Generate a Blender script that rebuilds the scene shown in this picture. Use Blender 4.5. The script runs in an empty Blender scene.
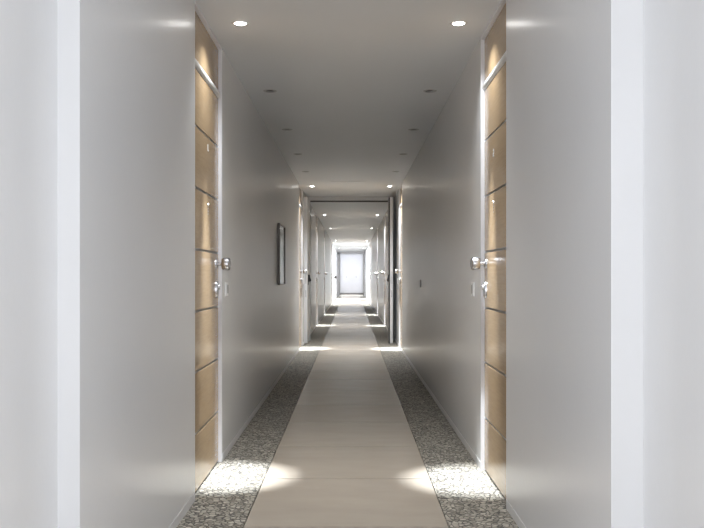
import bpy, bmesh, math
from mathutils import Vector, Matrix

sc = bpy.context.scene
COL = sc.collection
R = math.radians

# ------------------------------------------------------------------ layout
F = 880.0                     # focal length in pixels of the 704 wide frame
CAM_Z = 1.10
XL, XR = -0.767, 0.733        # wall faces
XLN, XRN = -0.830, 0.824      # set-back walls beside the camera
Y_SET = 2.485
H = 2.45
Y_BACK = -5.0                 # added window end behind the camera
Y_END = 53.0
PL, PR = -0.4735, 0.4255      # stone walkway edges
LAMP_XL, LAMP_XR = -0.594, 0.572
REC = 0.020                   # doors sit this far back from the wall face

# lamps: (y, lit)
LIT_Y = [4.70, 13.22, 19.45, 24.9, 33.4]
END_Y = [37.4, 42.5, 48.9]  # middle pair added to whiten the far end walls
DARK_Y = [6.42, 8.11, 9.74, 11.38]
LEFT_OPEN = [(y - 0.395, y + 0.515) for y in LIT_Y]; LEFT_OPEN[1] = (12.93, 13.84)
RIGHT_OPEN = [(y - 0.54, y + 0.295) for y in LIT_Y]; RIGHT_OPEN[1] = (12.76, 13.595)

SW0, SW1, SZ0, SZ1 = -1.7, 1.1, 0.25, 2.25     # unseen side windows added to light the near walls
P_END, P_SIDE, P_FAR = 54, 49, 36            # daylight of the added windows
VW0, VW1 = 48.6, 52.6                           # hidden side windows added to brighten the far end door

# ------------------------------------------------------------------ materials
def new_mat(name):
    m = bpy.data.materials.new(name)
    m.use_nodes = True
    nt = m.node_tree
    return m, nt, nt.nodes, nt.links, nt.nodes['Principled BSDF']

def coords(N, L, scale=(1, 1, 1), rot=(0, 0, 0)):
    tc = N.new('ShaderNodeTexCoord')
    mp = N.new('ShaderNodeMapping')
    mp.inputs['Scale'].default_value = scale
    mp.inputs['Rotation'].default_value = rot
    L.new(tc.outputs['Object'], mp.inputs['Vector'])
    return mp.outputs['Vector']

def noise(N, L, vec, scale, detail=4, rough=0.5):
    n = N.new('ShaderNodeTexNoise')
    n.inputs['Scale'].default_value = scale
    n.inputs['Detail'].default_value = detail
    n.inputs['Roughness'].default_value = rough
    L.new(vec, n.inputs['Vector'])
    return n.outputs['Fac']

def ramp(N, L, fac, stops):
    r = N.new('ShaderNodeValToRGB')
    e = r.color_ramp.elements
    e[0].position, e[0].color = stops[0][0], (*stops[0][1], 1)
    e[1].position, e[1].color = stops[-1][0], (*stops[-1][1], 1)
    for p, c in stops[1:-1]:
        k = e.new(p); k.color = (*c, 1)
    L.new(fac, r.inputs['Fac'])
    return r.outputs['Color']

def bump(N, L, height, bsdf, strength, dist):
    b = N.new('ShaderNodeBump')
    b.inputs['Strength'].default_value = strength
    b.inputs['Distance'].default_value = dist
    L.new(height, b.inputs['Height'])
    L.new(b.outputs['Normal'], bsdf.inputs['Normal'])

def paint(name, col, rough, bump_s=0.05, spec=0.5, var=0.02):
    m, nt, N, L, b = new_mat(name)
    v = coords(N, L)
    n1 = noise(N, L, v, 1.7, 3)
    lo = tuple(max(0, c - var) for c in col); hi = tuple(min(1, c + var) for c in col)
    L.new(ramp(N, L, n1, [(0.3, lo), (0.7, hi)]), b.inputs['Base Color'])
    b.inputs['Roughness'].default_value = rough
    b.inputs['Specular IOR Level'].default_value = spec
    n2 = noise(N, L, v, 55, 2)
    if bump_s: bump(N, L, n2, b, bump_s, 0.004)
    return m

def plain(name, col, rough=0.4, metal=0.0, emit=None, spec=0.5):
    m, nt, N, L, b = new_mat(name)
    v = coords(N, L)
    n = noise(N, L, v, 40, 2)
    lo = tuple(c * 0.95 for c in col); hi = tuple(min(1, c * 1.05) for c in col)
    L.new(ramp(N, L, n, [(0.3, lo), (0.7, hi)]), b.inputs['Base Color'])
    b.inputs['Roughness'].default_value = rough
    b.inputs['Metallic'].default_value = metal
    b.inputs['Specular IOR Level'].default_value = spec
    if emit:
        b.inputs['Emission Color'].default_value = (*emit[0], 1)
        b.inputs['Emission Strength'].default_value = emit[1]
    return m

M = {}
M['wall'] = paint('wall_paint', (0.80, 0.807, 0.815), 0.26, 0.05, 0.5, 0.008)
M['ceiling'] = paint('ceiling_paint', (0.735, 0.755, 0.785), 0.38, 0.03, 0.4, 0.008)
M['skirting'] = paint('skirting_paint', (0.76, 0.76, 0.765), 0.35, 0.0)
M['frame'] = paint('frame_paint', (0.80, 0.80, 0.83), 0.35, 0.0)
M['leafpaint'] = paint('fire_door_paint', (0.72, 0.72, 0.73), 0.35, 0.02)
M['chrome'] = plain('chrome', (0.62, 0.62, 0.64), 0.25, 1.0)
M['steel'] = plain('brushed_steel', (0.55, 0.55, 0.55), 0.30, 1.0)
M['inlay'] = plain('metal_inlay', (0.30, 0.30, 0.30), 0.35, 0.8)
M['rail'] = plain('satin_rail', (0.80, 0.79, 0.77), 0.30, 0.2)
M['black'] = plain('black_plastic', (0.015, 0.015, 0.016), 0.4)
M['dark'] = plain('dark_seal', (0.03, 0.03, 0.03), 0.6)  # seal, also used as the shade in the gap under doors
M['baffle'] = plain('dark_baffle', (0.03, 0.03, 0.03), 0.45)
M['reflector'] = plain('lamp_reflector', (0.85, 0.85, 0.85), 0.15, 1.0)
M['trimwhite'] = plain('lamp_trim', (0.72, 0.72, 0.72), 0.4)
M['trimgrey'] = plain('grey_lamp_trim', (0.50, 0.50, 0.50), 0.4)  # ring of unlit lamps, darkened in colour to widen the dark hole
M['bulb'] = plain('lit_lamp', (0.9, 0.9, 0.9), 0.3, 0.0, ((1.0, 0.985, 0.96), 16.0))
M['deadbulb'] = plain('unlit_lamp', (0.12, 0.12, 0.12), 0.15)
M['plate'] = plain('switch_plate', (0.78, 0.78, 0.78), 0.3)
M['greyplate'] = plain('grey_plate', (0.30, 0.29, 0.28), 0.35)
M['bronze'] = plain('dark_bronze', (0.07, 0.06, 0.053), 0.35, 0.4)
M['white'] = plain('white_enamel', (0.85, 0.85, 0.85), 0.4)
M['glass'] = plain('picture_glass', (0.10, 0.08, 0.066), 0.05, 0.0, None, 0.9)
M['fireframe'] = paint('fire_frame_paint', (0.55, 0.55, 0.56), 0.4, 0.0)
M['mortar'] = plain('mortar', (0.13, 0.118, 0.105), 0.9)

# oak veneer: grain runs across each panel
m, nt, N, L, b = new_mat('oak_veneer'); M['oak'] = m
v = coords(N, L, (1, 1.2, 16))
g = noise(N, L, v, 5.5, 6, 0.6)
L.new(ramp(N, L, g, [(0.25, (0.33, 0.225, 0.125)), (0.5, (0.365, 0.255, 0.145)), (0.8, (0.40, 0.285, 0.165))]), b.inputs['Base Color'])
b.inputs['Roughness'].default_value = 0.17
b.inputs['Specular IOR Level'].default_value = 0.55
v2 = coords(N, L, (1, 2, 30))
bump(N, L, noise(N, L, v2, 9, 3), b, 0.05, 0.003)

# pale beige stone slabs, tint changes per slab
m, nt, N, L, b = new_mat('beige_stone'); M['stone'] = m
tc = N.new('ShaderNodeTexCoord'); sep = N.new('ShaderNodeSeparateXYZ')
L.new(tc.outputs['Object'], sep.inputs[0])
sub = N.new('ShaderNodeMath'); sub.operation = 'SUBTRACT'; sub.inputs[1].default_value = 5.69
dv = N.new('ShaderNodeMath'); dv.operation = 'DIVIDE'; dv.inputs[1].default_value = 0.915
fl = N.new('ShaderNodeMath'); fl.operation = 'FLOOR'
L.new(sep.outputs['Y'], sub.inputs[0]); L.new(sub.outputs[0], dv.inputs[0]); L.new(dv.outputs[0], fl.inputs[0])
wn = N.new('ShaderNodeTexWhiteNoise'); wn.noise_dimensions = '1D'
L.new(fl.outputs[0], wn.inputs['W'])
v = coords(N, L, (1, 2.2, 1))
n1 = noise(N, L, v, 2.6, 5, 0.55)
mx = N.new('ShaderNodeMath'); mx.operation = 'MULTIPLY_ADD'; mx.inputs[1].default_value = 0.28
L.new(wn.outputs['Value'], mx.inputs[0])
sc_ = N.new('ShaderNodeMath'); sc_.operation = 'MULTIPLY'; sc_.inputs[1].default_value = 0.72
L.new(n1, sc_.inputs[0]); L.new(sc_.outputs[0], mx.inputs[2])
L.new(ramp(N, L, mx.outputs[0], [(0.2, (0.50, 0.435, 0.36)), (0.75, (0.59, 0.52, 0.435))]), b.inputs['Base Color'])
b.inputs['Roughness'].default_value = 0.27
b.inputs['Specular IOR Level'].default_value = 0.5
bump(N, L, noise(N, L, v, 60, 3), b, 0.04, 0.003)

# pebble paving
m, nt, N, L, b = new_mat('pebble_mosaic'); M['pebble'] = m
tc = N.new('ShaderNodeTexCoord')
warp = N.new('ShaderNodeTexNoise'); warp.inputs['Scale'].default_value = 14
L.new(tc.outputs['Object'], warp.inputs['Vector'])
mixv = N.new('ShaderNodeVectorMath'); mixv.operation = 'MULTIPLY_ADD'
mixv.inputs[1].default_value = (0.02, 0.02, 0)
L.new(warp.outputs['Color'], mixv.inputs[0]); L.new(tc.outputs['Object'], mixv.inputs[2])
mp = N.new('ShaderNodeMapping'); mp.inputs['Scale'].default_value = (1.0, 1.0, 0.0)
L.new(mixv.outputs[0], mp.inputs['Vector'])
SC = 40
ve = N.new('ShaderNodeTexVoronoi'); ve.feature = 'DISTANCE_TO_EDGE'; ve.inputs['Scale'].default_value = SC
vc = N.new('ShaderNodeTexVoronoi'); vc.feature = 'F1'; vc.inputs['Scale'].default_value = SC
for q in (ve, vc): L.new(mp.outputs['Vector'], q.inputs['Vector'])
sepc = N.new('ShaderNodeSeparateColor'); L.new(vc.outputs['Color'], sepc.inputs[0])
stone = ramp(N, L, sepc.outputs[0], [(0.0, (0.29, 0.26, 0.21)), (0.35, (0.46, 0.425, 0.355)), (0.7, (0.58, 0.54, 0.46)), (1.0, (0.70, 0.66, 0.575))])
mask = ramp(N, L, ve.outputs['Distance'], [(0.03, (0, 0, 0)), (0.13, (1, 1, 1))])
mixc = N.new('ShaderNodeMix'); mixc.data_type = 'RGBA'
L.new(mask, mixc.inputs[0]); mixc.inputs[6].default_value = (0.06, 0.055, 0.047, 1); L.new(stone, mixc.inputs[7])
L.new(mixc.outputs[2], b.inputs['Base Color'])
b.inputs['Roughness'].default_value = 0.5
hr = ramp(N, L, ve.outputs['Distance'], [(0.0, (0, 0, 0)), (0.12, (0.6, 0.6, 0.6)), (0.35, (1, 1, 1))])
bump(N, L, hr, b, 0.8, 0.008)

# ------------------------------------------------------------------ mesh helpers
def add_box(bm, x0, x1, y0, y1, z0, z1, bevel=0.0, mi=0):
    if x0 > x1: x0, x1 = x1, x0
    if y0 > y1: y0, y1 = y1, y0
    vs = [bm.verts.new(p) for p in ((x0,y0,z0),(x1,y0,z0),(x1,y1,z0),(x0,y1,z0),(x0,y0,z1),(x1,y0,z1),(x1,y1,z1),(x0,y1,z1))]
    fs = [bm.faces.new([vs[i] for i in q]) for q in ((0,3,2,1),(4,5,6,7),(0,1,5,4),(1,2,6,5),(2,3,7,6),(3,0,4,7))]
    for f in fs: f.material_index = mi
    if bevel > 0:
        es = list({e for f in fs for e in f.edges})
        bmesh.ops.bevel(bm, geom=es, offset=bevel, segments=2, affect='EDGES', profile=0.5)

def add_lathe(bm, prof, origin, axis='Z', seg=28, sy=1.0):
    """prof: list of (radius, height) turned about the axis; sy stretches the ring vertically"""
    rings = []
    for r, h in prof:
        ring = []
        for k in range(seg):
            a = 2*math.pi*k/seg
            c, s = r*math.cos(a), r*math.sin(a)*sy
            p = {'Z': (c, s, h), 'X': (h, c, s), '-X': (-h, c, s)}[axis]
            ring.append(bm.verts.new(Vector(p)+Vector(origin)))
        rings.append(ring)
    for a, b2 in zip(rings, rings[1:]):
        for k in range(seg):
            bm.faces.new((a[k], a[(k+1) % seg], b2[(k+1) % seg], b2[k]))
    for ring in (rings[0], rings[-1]):
        if (ring[0].co - ring[seg//2].co).length > 1e-5:
            bm.faces.new(ring)

def add_prism(bm, pts, d):
    """pts: closed outline of 3D points, extruded by vector d"""
    a = [bm.verts.new(p) for p in pts]
    b2 = [bm.verts.new(Vector(p)+Vector(d)) for p in pts]
    bm.faces.new(a); bm.faces.new(list(reversed(b2)))
    n = len(pts)
    for k in range(n):
        bm.faces.new((a[k], b2[k], b2[(k+1) % n], a[(k+1) % n]))

def obj(name, bm, mat, parent=None, smooth=False, mats=None):
    bmesh.ops.remove_doubles(bm, verts=bm.verts, dist=1e-6)
    bmesh.ops.recalc_face_normals(bm, faces=bm.faces)
    me = bpy.data.meshes.new(name)
    bm.to_mesh(me); bm.free()
    for mm in (mats or [mat]): me.materials.append(mm)
    if smooth:
        for p in me.polygons: p.use_smooth = True
        try: me.set_sharp_from_angle(angle=R(40))
        except Exception: pass
    o = bpy.data.objects.new(name, me)
    COL.objects.link(o)
    if parent: o.parent = parent
    return o

def tag(o, label, cat, group=None, kind=None):
    o['label'] = label; o['category'] = cat
    if group: o['group'] = group
    if kind: o['kind'] = kind
    return o

def empty(name, loc):
    o = bpy.data.objects.new(name, None); COL.objects.link(o)
    o.location = loc; o.empty_display_size = 0.05
    return o

def struct(name, bm, mat, label, cat, **kw):
    return tag(obj(name, bm, mat, **kw), label, cat, kind='structure')

def dup(root, name, loc):
    r = root.copy(); r.name = name; COL.objects.link(r); r.location = loc
    for ch in list(root.children):
        c = ch.copy(); COL.objects.link(c); c.parent = r
        for g in list(ch.children):
            d = g.copy(); COL.objects.link(d); d.parent = c
    return r

# ------------------------------------------------------------------ floor
bm = bmesh.new()
pitch, gap = 0.915, 0.012
y = 5.69 - pitch*12
while y < Y_END:
    y1 = min(y + pitch, Y_END)
    add_box(bm, PL, PR, y + gap/2, y1 - gap/2, -0.03, 0.0, 0.0015, 0)
    y += pitch
add_box(bm, PL, PR, 5.69 - pitch*12, Y_END, -0.05, -0.004, 0, 1)
struct('floor', bm, None, 'central walkway of square pale beige stone slabs', 'floor', mats=[M['stone'], M['mortar']])
for nm, a, b_, lab in (('pebble_paving', XLN - 0.02, PL - 0.004, 'strip of grey pebbles set in mortar along the left wall'),
                       ('pebble_paving', PR + 0.004, XRN + 0.02, 'strip of grey pebbles set in mortar along the right wall')):
    bm = bmesh.new()
    add_box(bm, a, b_, Y_BACK, Y_END, -0.05, -0.001)
    tag(obj(nm, bm, M['pebble']), lab, 'pebble paving', 'pebble strips beside the walkway', 'stuff')

# ------------------------------------------------------------------ walls
def wall(side, x_face, x_near, opens):
    bm = bmesh.new()
    s = -1 if side == 'left' else 1
    out = x_face + s*0.25
    # set-back part beside the camera, with an added window behind the viewpoint
    add_box(bm, x_near, out, Y_BACK, SW0, 0, H); add_box(bm, x_near, out, SW1, Y_SET, 0, H)
    add_box(bm, x_near, out, SW0, SW1, 0, SZ0); add_box(bm, x_near, out, SW0, SW1, SZ1, H)
    y = Y_SET
    for a, b_ in opens:
        add_box(bm, x_face, out, y, a, 0, H)
        add_box(bm, x_face + s*0.12, out, a, b_, 0, H)        # masonry behind the door
        y = b_
    add_box(bm, x_face, out, y, VW0, 0, H); add_box(bm, x_face, out, VW1, Y_END, 0, H)
    add_box(bm, x_face, out, VW0, VW1, 0, SZ0); add_box(bm, x_face, out, VW0, VW1, SZ1, H)   # added side window by the end door
    struct('wall_' + side, bm, M['wall'], 'long satin white wall on the %s of the corridor' % side, 'wall')
    # flush skirting strip
    bm = bmesh.new()
    def sk(a, b_, xf):
        add_box(bm, xf, xf - s*0.002, a, b_, 0.0, 0.046, 0.0005)
    sk(Y_BACK, Y_SET, x_near)
    y = Y_SET
    for a, b_ in opens:
        sk(y, a, x_face); y = b_
    sk(y, Y_END, x_face)
    struct('baseboard_' + side, bm, M['skirting'], 'low white skirting strip at the foot of the %s wall' % side, 'skirting')
wall('left', XL, XLN, LEFT_OPEN)
wall('right', XR, XRN, RIGHT_OPEN)

# end wall and the added window end behind the camera
bm = bmesh.new()
add_box(bm, XL, XR, Y_END, Y_END + 0.2, 0, H)
struct('wall_back', bm, M['wall'], 'bright white wall closing the far end of the corridor', 'wall')
bm = bmesh.new()
add_box(bm, XLN, XRN, Y_BACK - 0.2, Y_BACK, 0, 0.25)
add_box(bm, XLN, XRN, Y_BACK - 0.2, Y_BACK, 2.38, H)
add_box(bm, XLN, XLN + 0.06, Y_BACK - 0.2, Y_BACK, 0.25, 2.38)
add_box(bm, XRN - 0.06, XRN, Y_BACK - 0.2, Y_BACK, 0.25, 2.38)
struct('wall_front', bm, M['wall'], 'white wall around the window behind the viewpoint', 'wall')
def window(nm, loc, rot, wd, ht, label, power):  # unseen windows, each added with an area light to supply daylight
    w = empty(nm, loc); w.rotation_euler = (0, 0, R(rot)); tag(w, label, 'window', kind='structure')
    bm = bmesh.new()
    h = wd/2
    for a, b_, c, d in ((-h, -h+.05, 0, ht), (h-.05, h, 0, ht), (-0.025, 0.025, 0.05, ht-.05), (-h+.05, h-.05, 0, .05), (-h+.05, h-.05, ht-.05, ht)):
        add_box(bm, a, b_, -0.03, 0.03, c, d)
    obj('window_frame', bm, M['frame'], w)
    ld = bpy.data.lights.new('window_daylight', 'AREA'); ld.shape = 'RECTANGLE'; ld.size = wd - .1; ld.size_y = ht - .1
    ld.energy = power; ld.color = (0.965, 0.97, 1.0) if loc[1] < 10 else (0.99, 0.99, 1.0)
    lo = bpy.data.objects.new('window_daylight', ld); COL.objects.link(lo)
    lo.parent = w; lo.location = (0, 0.12, ht/2); lo.rotation_euler = (R(-90), 0, 0)     # shines along local -Y, into the corridor
window('window_1', (0, Y_BACK - 0.1, 0.25), 180, XRN - XLN - 0.12, 2.13, 'tall window at the near end of the corridor', P_END)
window('window_2', (XLN - 0.08, (SW0+SW1)/2, SZ0), 90, SW1 - SW0, SZ1 - SZ0, 'wide window in the left wall behind the viewpoint', P_SIDE)
window('window_3', (XRN + 0.08, (SW0+SW1)/2, SZ0), -90, SW1 - SW0, SZ1 - SZ0, 'wide window in the right wall behind the viewpoint', P_SIDE)
window('window_4', (XL - 0.12, (VW0+VW1)/2, SZ0), 90, VW1 - VW0, SZ1 - SZ0, 'window in the left wall beside the far end door', P_FAR)
window('window_5', (XR + 0.12, (VW0+VW1)/2, SZ0), -90, VW1 - VW0, SZ1 - SZ0, 'window in the right wall beside the far end door', P_FAR)

# ------------------------------------------------------------------ ceiling with round-lamp holes
all_lamps = []
for y in LIT_Y + END_Y:
    all_lamps += [(LAMP_XL, y, True, 'left'), (LAMP_XR, y, True, 'right')]
for y in DARK_Y:
    all_lamps += [(LAMP_XL, y, False, 'left'), (LAMP_XR, y, False, 'right')]
CENTRE = (-0.02, 37.4)
HS = 0.034
bm = bmesh.new()
holes = [(x, y) for x, y, _, _ in all_lamps] + [CENTRE]
xs = sorted({XLN - 0.1, XRN + 0.1} | {round(x + d, 5) for x, _ in holes for d in (-HS, HS)})
ys = sorted({Y_BACK - 0.2, Y_END + 0.1} | {round(y + d, 5) for _, y in holes for d in (-HS, HS)})
vg = {}
def gv(i, j):
    if (i, j) not in vg: vg[(i, j)] = bm.verts.new((xs[i], ys[j], H))
    return vg[(i, j)]
for i in range(len(xs)-1):
    for j in range(len(ys)-1):
        cx, cy = (xs[i]+xs[i+1])/2, (ys[j]+ys[j+1])/2
        if any(abs(cx-x) < HS and abs(cy-y) < HS for x, y in holes): continue
        bm.faces.new((gv(i, j), gv(i, j+1), gv(i+1, j+1), gv(i+1, j)))
# slab above the lamps
add_box(bm, XLN - 0.1, XRN + 0.1, Y_BACK - 0.2, Y_END + 0.1, H + 0.15, H + 0.25)
struct('ceiling', bm, M['ceiling'], 'plain white ceiling running the length of the corridor', 'ceiling')

# ------------------------------------------------------------------ downlights
def make_downlight(lit):
    t = empty('recessed_downlight', (0, 0, H))
    bm = bmesh.new()
    add_lathe_ring = [(0.0335, 0.006), (0.0325, -0.002), (0.036, -0.0035), (0.046, -0.003), (0.0495, 0.0)]
    # open ring, no caps
    rings = []
    for r, h in add_lathe_ring:
        rings.append([bm.verts.new((r*math.cos(2*math.pi*k/32), r*math.sin(2*math.pi*k/32), h)) for k in range(32)])
    for a, b2 in zip(rings, rings[1:]):
        for k in range(32): bm.faces.new((a[k], a[(k+1) % 32], b2[(k+1) % 32], b2[k]))
    obj('trim_ring', bm, M['trimwhite'] if lit else M['trimgrey'], t, True)
    bm = bmesh.new()
    rings = []
    for r, h in ((0.0335, 0.004), (0.033, 0.05), (0.026, 0.07), (0.001, 0.07)):
        rings.append([bm.verts.new((r*math.cos(2*math.pi*k/32), r*math.sin(2*math.pi*k/32), h)) for k in range(32)])
    for a, b2 in zip(rings, rings[1:]):
        for k in range(32): bm.faces.new((a[k], a[(k+1) % 32], b2[(k+1) % 32], b2[k]))
    obj('housing', bm, M['reflector'] if lit else M['baffle'], t, True)
    bm = bmesh.new()
    if lit: add_lathe(bm, [(0.0005, -0.0095), (0.014, -0.008), (0.024, -0.005), (0.0305, 0.0), (0.031, 0.010), (0.0005, 0.012)], (0, 0, 0))
    else:   add_lathe(bm, [(0.0005, 0.036), (0.018, 0.037), (0.024, 0.040), (0.025, 0.050), (0.0005, 0.055)], (0, 0, 0))
    obj('lamp', bm, M['bulb'] if lit else M['deadbulb'], t, True)
    return t

lit0 = make_downlight(True); dark0 = make_downlight(False)
used = {True: False, False: False}
places = ['above the nearest {s} oak door', 'above the {s} oak door just before the fire doors',
          'above the first {s} door beyond the fire doors', 'above the second {s} door beyond the fire doors',
          'above the third {s} door beyond the fire doors', 'on {s} side of bright far end, past the last oak doors',
          'on {s} side, just before the pale far frame', 'on {s} side, inside the far frame by the end door']
nth = ['nearest', 'second nearest', 'third nearest', 'farthest']
GLOW = 0.45
POWER = [112, 170, 140, 140, 220, 420, 420, 200]
def spot(parent, power, size=22, blend=1.0, col=(0.96, 0.985, 1.0), tilt=0.0):
    ld = bpy.data.lights.new('downlight_beam', 'SPOT')
    ld.energy = power; ld.spot_size = R(size); ld.spot_blend = blend; ld.shadow_soft_size = 0.02; ld.color = col
    lo = bpy.data.objects.new('downlight_beam', ld); COL.objects.link(lo)
    lo.parent = parent; lo.location = (0, 0, -0.013); lo.rotation_euler = (tilt, (0.045 if parent.location.x < 0 else -0.045) if tilt else 0, 0)
for x, y, lit, s in all_lamps:
    src = lit0 if lit else dark0
    if not used[lit]:
        o = src; o.location = (x, y, H); used[lit] = True
    else:
        o = dup(src, 'recessed_downlight', (x, y, H))
        for c in list(o.children):
            if c.type == 'LIGHT': bpy.data.objects.remove(c)
    if lit:
        k = (LIT_Y + END_Y).index(y)
        tag(o, 'lit round recessed downlight ' + places[k].format(s=s), 'downlight', 'lit ceiling downlights')
        all_k = k
        o['_p'] = POWER[k]
    else:
        k = DARK_Y.index(y)
        tag(o, 'unlit dark recessed downlight, %s of the four on the %s side of the ceiling' % (nth[k], s), 'downlight', 'unlit ceiling downlights')
for o in [q for q in COL.objects if '_p' in q.keys()]:
    spot(o, o['_p'] * 10, col=(0.88, 0.94, 1.0), tilt=0.055 if o.location.x < 0 else 0.025); spot(o, o['_p'] * GLOW * (2.0 if o.location.y > 36 else 1.5 if 12 < o.location.y < 14 else 1.0), 128, 1.0, (0.92, 0.965, 1.0)); del o['_p']
c = dup(lit0, 'recessed_downlight', (CENTRE[0], CENTRE[1], H))
for q in list(c.children):
    if q.type == 'LIGHT': bpy.data.objects.remove(q)
tag(c, 'lit round recessed downlight in the middle of the ceiling at the far end', 'downlight', 'lit ceiling downlights')
spot(c, 900, 120)

# ------------------------------------------------------------------ room doors
GROOVES = [0.300, 0.612, 0.920, 1.235, 1.548, 1.862]
RAIL_Z = 2.170
def make_door(side, width, knob_y):
    """origin: on the wall face at the near edge of the opening; s points into the wall"""
    s = -1 if side == 'left' else 1
    ax = 'X' if side == 'left' else '-X'          # towards the corridor
    t = empty('door_0', (0, 0, 0))
    f = 0.012                                      # frame lining thickness
    x0 = s*REC
    x1 = s*(REC + 0.04)
    # lining round the opening
    bm = bmesh.new()
    add_box(bm, s*0.001, s*0.118, 0.0005, f, 0, H - 0.001)
    add_box(bm, s*0.001, s*0.118, width - f, width - 0.0005, 0, H - 0.001)
    add_box(bm, s*0.001, s*0.118, f, width - f, H - 0.013, H - 0.001)
    obj('door_frame', bm, M['frame'], t)
    # leaf: panels between grooves on a core
    bm = bmesh.new()
    a, b_ = f + 0.002, width - f - 0.002
    edges = [0.010] + GROOVES + [RAIL_Z - 0.022]
    gw = 0.006
    add_box(bm, x0 + s*0.006, x1, a, b_, 0.010, RAIL_Z - 0.022)
    for k in range(len(edges)-1):
        z0 = edges[k] + (gw if k else 0); z1 = edges[k+1] - (gw if k < len(edges)-2 else 0)
        add_box(bm, x0, x0 + s*0.012, a, b_, z0, z1, 0.0012)
    leaf = obj('door_leaf', bm, M['oak'], t)
    for z in GROOVES:
        bm = bmesh.new()
        add_box(bm, x0 + s*0.0025, x0 + s*0.012, a, b_, z - gw, z + gw, 0.001)
        obj('metal_inlay', bm, M['inlay'], leaf)
    # dark strip standing for the shade in the gap under the leaf
    bm = bmesh.new()
    add_box(bm, x0 + s*0.004, x1, a, b_, 0.0005, 0.0095)
    obj('door_sweep', bm, M['dark'], t)
    # rounded head rail
    bm = bmesh.new()
    seg = 14; ra, rb = [], []
    for k in range(seg):
        an = 2*math.pi*k/seg
        px, pz = x0 + s*0.002 + 0.016*math.cos(an), RAIL_Z + 0.020*math.sin(an)
        ra.append(bm.verts.new((px, a, pz))); rb.append(bm.verts.new((px, b_, pz)))
    for k in range(seg): bm.faces.new((ra[k], rb[k], rb[(k+1) % seg], ra[(k+1) % seg]))
    bm.faces.new(ra); bm.faces.new(rb)
    obj('head_rail', bm, M['rail'], t, True)
    # transom panel up to the ceiling
    bm = bmesh.new()
    add_box(bm, x0, x1, a, b_, RAIL_Z + 0.022, H - 0.014, 0.0012)
    obj('transom_panel', bm, M['oak'], t)
    # knob on its rose
    kz = 1.170
    bm = bmesh.new()
    prof = [(0.0008, 0.012), (0.010, 0.012), (0.010, 0.034), (0.022, 0.0345), (0.031, 0.037), (0.0355, 0.043), (0.037, 0.052), (0.037, 0.070), (0.0355, 0.078), (0.030, 0.084), (0.020, 0.087), (0.0008, 0.088)]
    add_lathe(bm, prof, (x0, knob_y, kz), ax)
    kn = obj('door_knob', bm, M['chrome'], t, True)
    bm = bmesh.new()
    add_lathe(bm, [(0.0008, 0.0), (0.027, 0.0), (0.027, 0.006), (0.022, 0.012), (0.0008, 0.013)], (x0, knob_y, kz), ax)
    obj('rose', bm, M['chrome'], kn, True)
    # oval lock plate below
    bm = bmesh.new()
    add_lathe(bm, [(0.0008, 0.0), (0.024, 0.0), (0.024, 0.008), (0.020, 0.015), (0.0008, 0.017)], (x0, knob_y, 1.022), ax, sy=1.95)
    lp = obj('lock_plate', bm, M['chrome'], t, True)
    bm = bmesh.new()
    add_lathe(bm, [(0.0008, 0.014), (0.010, 0.014), (0.009, 0.024), (0.0008, 0.025)], (x0, knob_y, 1.035), ax, sy=1.5)
    obj('thumb_turn', bm, M['steel'], lp, True)
    # viewer and its little engraved dashes, white number mark above
    vy = 0.52 if side == 'left' else 0.50
    d = -s*0.002
    bm = bmesh.new()
    add_lathe(bm, [(0.0008, 0.0), (0.009, 0.0), (0.008, 0.004), (0.0008, 0.005)], (x0, vy, 1.49), ax, 16)
    obj('peephole', bm, M['chrome'], t, True)
    bm = bmesh.new()
    for z in (1.470, 1.455, 1.440):
        add_box(bm, x0 + s*0.001, x0 + d, vy - 0.004, vy + 0.004, z - 0.005, z + 0.005)
    obj('dash_mark', bm, M['inlay'], t)
    bm = bmesh.new()
    nz = 1.785 if side == 'left' else 1.735
    if side == 'left':
        add_box(bm, x0 + s*0.001, x0 + d, vy - 0.012, vy - 0.004, nz, nz + 0.036)
        add_box(bm, x0 + s*0.001, x0 + d, vy - 0.0045, vy + 0.016, nz, nz + 0.008)
    else:
        for (ya, yb, za, zb) in ((-.012, .012, .030, .037), (-.012, -.005, .0175, .0305), (-.0125, .0125, .012, .018), (.005, .012, .005, .0125), (-.012, .0125, -.001, .0055)):
            add_box(bm, x0 + s*0.001, x0 + d, vy + ya, vy + yb, nz + za, nz + zb)
    obj('number_mark', bm, M['white'], t)
    return t

spots_l = ['nearest oak panelled door on the left wall, beside the framed picture\'s wall',]
where = ['nearest of the oak doors along the {s} wall, with chrome knob', 'oak door on the {s} wall just before the open fire doors',
         'first oak door on the {s} wall beyond the fire doors', 'second oak door on the {s} wall beyond the fire doors',
         'third oak door on the {s} wall beyond the fire doors']
dl = make_door('left', 0.91, 0.91 - 0.115)
dr = make_door('right', 0.835, 0.835 - 0.080)
n = 1
for proto, xf, opens, s in ((dl, XL, LEFT_OPEN, 'left'), (dr, XR, RIGHT_OPEN, 'right')):
    for k, (a, b_) in enumerate(opens):
        if k == 0:
            o = proto; o.name = 'door_%d' % n; o.location = (xf, a, 0)
        else:
            o = dup(proto, 'door_%d' % n, (xf, a, 0))
        tag(o, where[k].format(s=s), 'door', 'oak room doors', 'structure')
        n += 1

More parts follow.
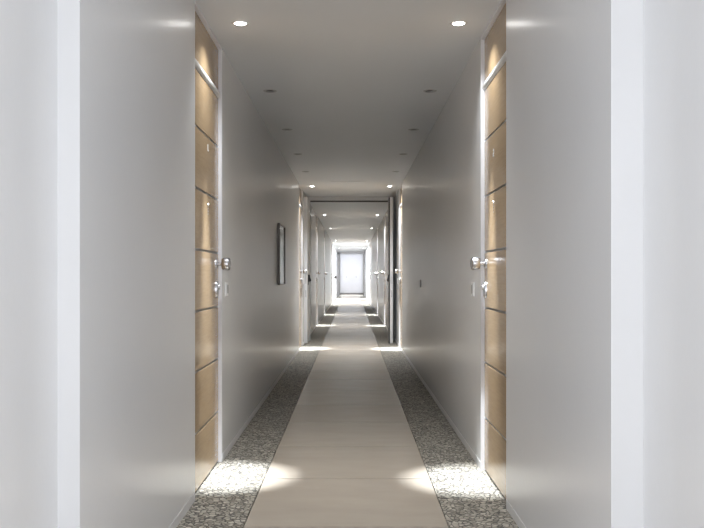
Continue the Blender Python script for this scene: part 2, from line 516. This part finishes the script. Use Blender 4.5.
# ------------------------------------------------------------------ switch plates beside the doors
def make_switch(s):
    """s = -1 on the left wall; origin on the wall face"""
    t = empty('wall_switch', (0, 0, 0))
    bm = bmesh.new(); add_box(bm, 0, -s*0.008, -0.04, 0.04, -0.042, 0.042, 0.002)
    obj('cover_plate', bm, M['plate'], t)
    bm = bmesh.new(); add_box(bm, -s*0.0078, -s*0.011, 0.006, 0.030, -0.026, 0.026, 0.001)
    obj('rocker', bm, M['greyplate'], t)
    return t
sl, sr = make_switch(-1), make_switch(1)
wsw = ['beside the knob of the nearest {s} oak door', 'beside the {s} oak door just before the fire doors',
       'beside the first {s} door beyond the fire doors', 'beside the second {s} door beyond the fire doors']
for proto, xf, s, dy in ((sl, XL, 'left', 0.165), (sr, XR, 'right', 0.29)):
    for k in range(4):
        loc = (xf, (LEFT_OPEN if s == 'left' else RIGHT_OPEN)[k][1] + dy, 1.02)
        o = proto if k == 0 else dup(proto, 'wall_switch', loc)
        o.location = loc
        tag(o, 'small white wall switch plate ' + wsw[k].format(s=s), 'switch', 'switch plates beside the doors')
t = empty('wall_switch', (XR, 9.35, 1.02))
bm = bmesh.new(); add_box(bm, 0, -0.008, -0.055, 0.055, -0.04, 0.04, 0.002); obj('cover_plate', bm, M['greyplate'], t)
bm = bmesh.new(); add_box(bm, -0.0078, -0.011, -0.02, 0.02, -0.022, 0.022, 0.001); obj('rocker', bm, M['steel'], t)
tag(t, 'small grey wall switch midway along the right wall, opposite the framed picture', 'switch')

# ------------------------------------------------------------------ framed picture on the left wall
t = empty('framed_picture', (XL, 9.12, 1.005))
W_, H_ = 0.76, 0.645
bm = bmesh.new()
add_box(bm, 0.001, 0.026, 0, 0.010, 0, H_, 0.002); add_box(bm, 0.001, 0.026, W_-0.010, W_, 0, H_, 0.002)
add_box(bm, 0.001, 0.026, 0.010, W_-0.010, 0, 0.010, 0.002); add_box(bm, 0.001, 0.026, 0.010, W_-0.010, H_-0.010, H_, 0.002)
obj('picture_frame', bm, M['bronze'], t)
bm = bmesh.new(); add_box(bm, 0.002, 0.016, 0.009, W_-0.009, 0.009, H_-0.009)
obj('picture_glass', bm, M['glass'], t)
tag(t, 'dark framed glazed picture hung on the left wall between the first two doors', 'picture')

# ------------------------------------------------------------------ ceiling hatch
bm = bmesh.new()
add_box(bm, -0.30, 0.20, 12.55, 13.35, H - 0.004, H - 0.0005, 0.001)
ch = tag(obj('ceiling_hatch', bm, M['ceiling']), 'flat square access hatch in the ceiling just before the fire doors', 'hatch')
bm = bmesh.new()
for a, b_, c, d in ((-.304, -.300, 12.546, 13.354), (.20, .204, 12.546, 13.354), (-.30, .20, 12.546, 12.55), (-.30, .20, 13.35, 13.354)):
    add_box(bm, a, b_, c, d, H - 0.003, H - 0.0005)
obj('shadow_gap', bm, M['trimwhite'], ch)

# ------------------------------------------------------------------ fire door frame and leaves
FY = 14.98
bm = bmesh.new()
add_box(bm, XL, -0.700, FY, FY + 0.12, 0, 2.385)
add_box(bm, 0.645, XR, FY, FY + 0.12, 0, 2.385)
add_box(bm, XL, XR, FY, FY + 0.12, 2.385, H)
tr = struct('trim_1', bm, M['fireframe'], 'grey frame of the open fire doors across the corridor', 'door frame')
bm = bmesh.new(); add_box(bm, -0.700, 0.645, FY + 0.01, FY + 0.05, 2.363, 2.3845)
obj('door_seal', bm, M['dark'], tr)

def fire_door(x0, x1, inner, label, y0=14.2, y1=14.96, handle_y=0.2, hs=1.0):
    """leaf standing open along the wall; inner = side of the leaf that faces the corridor (+1 / -1)"""
    t = empty('fire_door', ((x0+x1)/2, y0, 0))
    hw = abs(x1-x0)/2; D = y1 - y0
    bm = bmesh.new(); add_box(bm, -hw, hw, 0, D, 0.012, 2.372, 0.002)
    obj('door_leaf', bm, M['leafpaint'], t)
    for z, h in ((1.075, 0.20), (0.815, 0.11)):
        bm = bmesh.new(); add_box(bm, -hw*0.45, hw*0.45, -0.003, 0.001, z - h/2, z + h/2, 0.001)
        obj('latch_plate', bm, M['steel'], t)
    # paddle handle: back plate and a wedge-shaped lever
    f = inner*hw
    bm = bmesh.new()
    add_box(bm, f, f + inner*0.010, handle_y - 0.03, handle_y + 0.03, 0.955, 1.125, 0.002)
    hd = obj('paddle_handle', bm, M['black'], t)
    bm = bmesh.new()
    P = [(f + inner*0.008, handle_y - 0.025, 1.120), (f + inner*0.030*hs, handle_y - 0.025, 1.120), (f + inner*0.036*hs, handle_y - 0.025, 1.075),
         (f + inner*0.056*hs, handle_y - 0.025, 1.030), (f + inner*0.050*hs, handle_y - 0.025, 1.012), (f + inner*0.008, handle_y - 0.025, 1.005)]
    add_prism(bm, P, (0, 0.05, 0))
    obj('lever', bm, M['black'], hd)
    return t, hw, D
t, hw, D = fire_door(-0.766, -0.712, 1, '')
tag(t, 'white fire door leaf standing open flat against the left wall, with black handle', 'fire door', 'nearer pair of fire doors')
t, hw, D = fire_door(0.621, 0.667, -1, '', hs=0.7)
tag(t, 'white fire door leaf standing open on the right with a black edge seal', 'fire door', 'nearer pair of fire doors')
bm = bmesh.new(); add_box(bm, -hw - 0.021, -hw - 0.0005, 0.004, 0.10, 0.012, 2.372)
obj('edge_seal', bm, M['black'], t)

# ------------------------------------------------------------------ far frame and end door
FY2 = 48.0
bm = bmesh.new()
add_box(bm, XL, -0.655, FY2, FY2 + 0.12, 0, 2.38)
add_box(bm, 0.675, XR, FY2, FY2 + 0.12, 0, 2.38)
add_box(bm, XL, XR, FY2, FY2 + 0.12, 2.30, H)
tr2 = struct('trim_2', bm, M['frame'], 'pale frame across the bright far end of the corridor', 'door frame')
bm = bmesh.new()
add_box(bm, -0.655, -0.630, FY2 + 0.02, FY2 + 0.07, 0, 2.30); add_box(bm, 0.650, 0.675, FY2 + 0.02, FY2 + 0.07, 0, 2.30)
obj('door_seal', bm, M['greyplate'], tr2)

t = empty('door_%d' % n, (0, Y_END, 0))
tag(t, 'pale double door closing the brightly lit far end of the corridor', 'door', None, 'structure')
for s, a, b_ in ((-1, -0.66, -0.012), (1, -0.008, 0.64)):
    bm = bmesh.new(); add_box(bm, a, b_, -0.05, -0.001, 0.09, 2.36, 0.003)
    lf = obj('door_leaf', bm, M['frame'], t)
    cx = -0.30 if s < 0 else 0.28
    bm = bmesh.new()
    add_lathe(bm, [(0.0008, -0.03), (0.03, -0.03), (0.03, 0.03), (0.0008, 0.03)], (0, 0, 0), 'Z', 16)
    bmesh.ops.rotate(bm, verts=bm.verts, cent=(0, 0, 0), matrix=Matrix.Rotation(R(90), 3, 'X'))
    bmesh.ops.translate(bm, verts=bm.verts, vec=(cx, -0.08, 1.04))
    obj('door_knob', bm, M['steel'], lf, True)
bm = bmesh.new(); add_box(bm, -0.72, 0.70, -0.06, -0.001, 0.0, 0.085)
obj('kick_plate', bm, M['greyplate'], t)

# black round knobs of the service doors at the far end
def far_knob(x, y, s, lab, r):
    o = empty('wall_mounted_knob', (x, y, 1.045))
    bm = bmesh.new()
    add_lathe(bm, [(0.0008, 0.0), (r*0.45, 0.0), (r*0.4, 0.05), (r*0.9, 0.06), (r, 0.085), (r*0.8, 0.11), (0.0008, 0.115)], (0, 0, 0), 'X' if s < 0 else '-X', 20)
    obj('grip', bm, M['black'], o, True)
    tag(o, lab, 'door pull')
far_knob(XL, 38.6, -1, 'black round pull on the bright left wall near the far end', 0.066)

wd = bpy.data.worlds.new('daylight'); sc.world = wd; wd.use_nodes = True
bg = wd.node_tree.nodes['Background']; bg.inputs[0].default_value = (0.75, 0.85, 1.0, 1); bg.inputs[1].default_value = 0.5

# ------------------------------------------------------------------ camera and view
cd = bpy.data.cameras.new('camera'); cam = bpy.data.objects.new('camera', cd); COL.objects.link(cam)
cam.location = (0, 0, CAM_Z); cam.rotation_euler = (R(90), 0, 0)
cd.sensor_width = 36; cd.lens = F/704*36
cd.shift_x = 0.5/704; cd.shift_y = 12/704
cd.clip_end = 200; cd.clip_start = 0.05
sc.camera = cam
vs = sc.view_settings
vs.view_transform = 'Standard'; vs.look = 'None'; vs.gamma = 1; vs.exposure = 0.1; vs.use_curve_mapping = False
cy = sc.cycles
cy.use_denoising = True
cy.max_bounces = 12; cy.diffuse_bounces = 8; cy.glossy_bounces = 5
cy.sample_clamp_indirect = 6.0
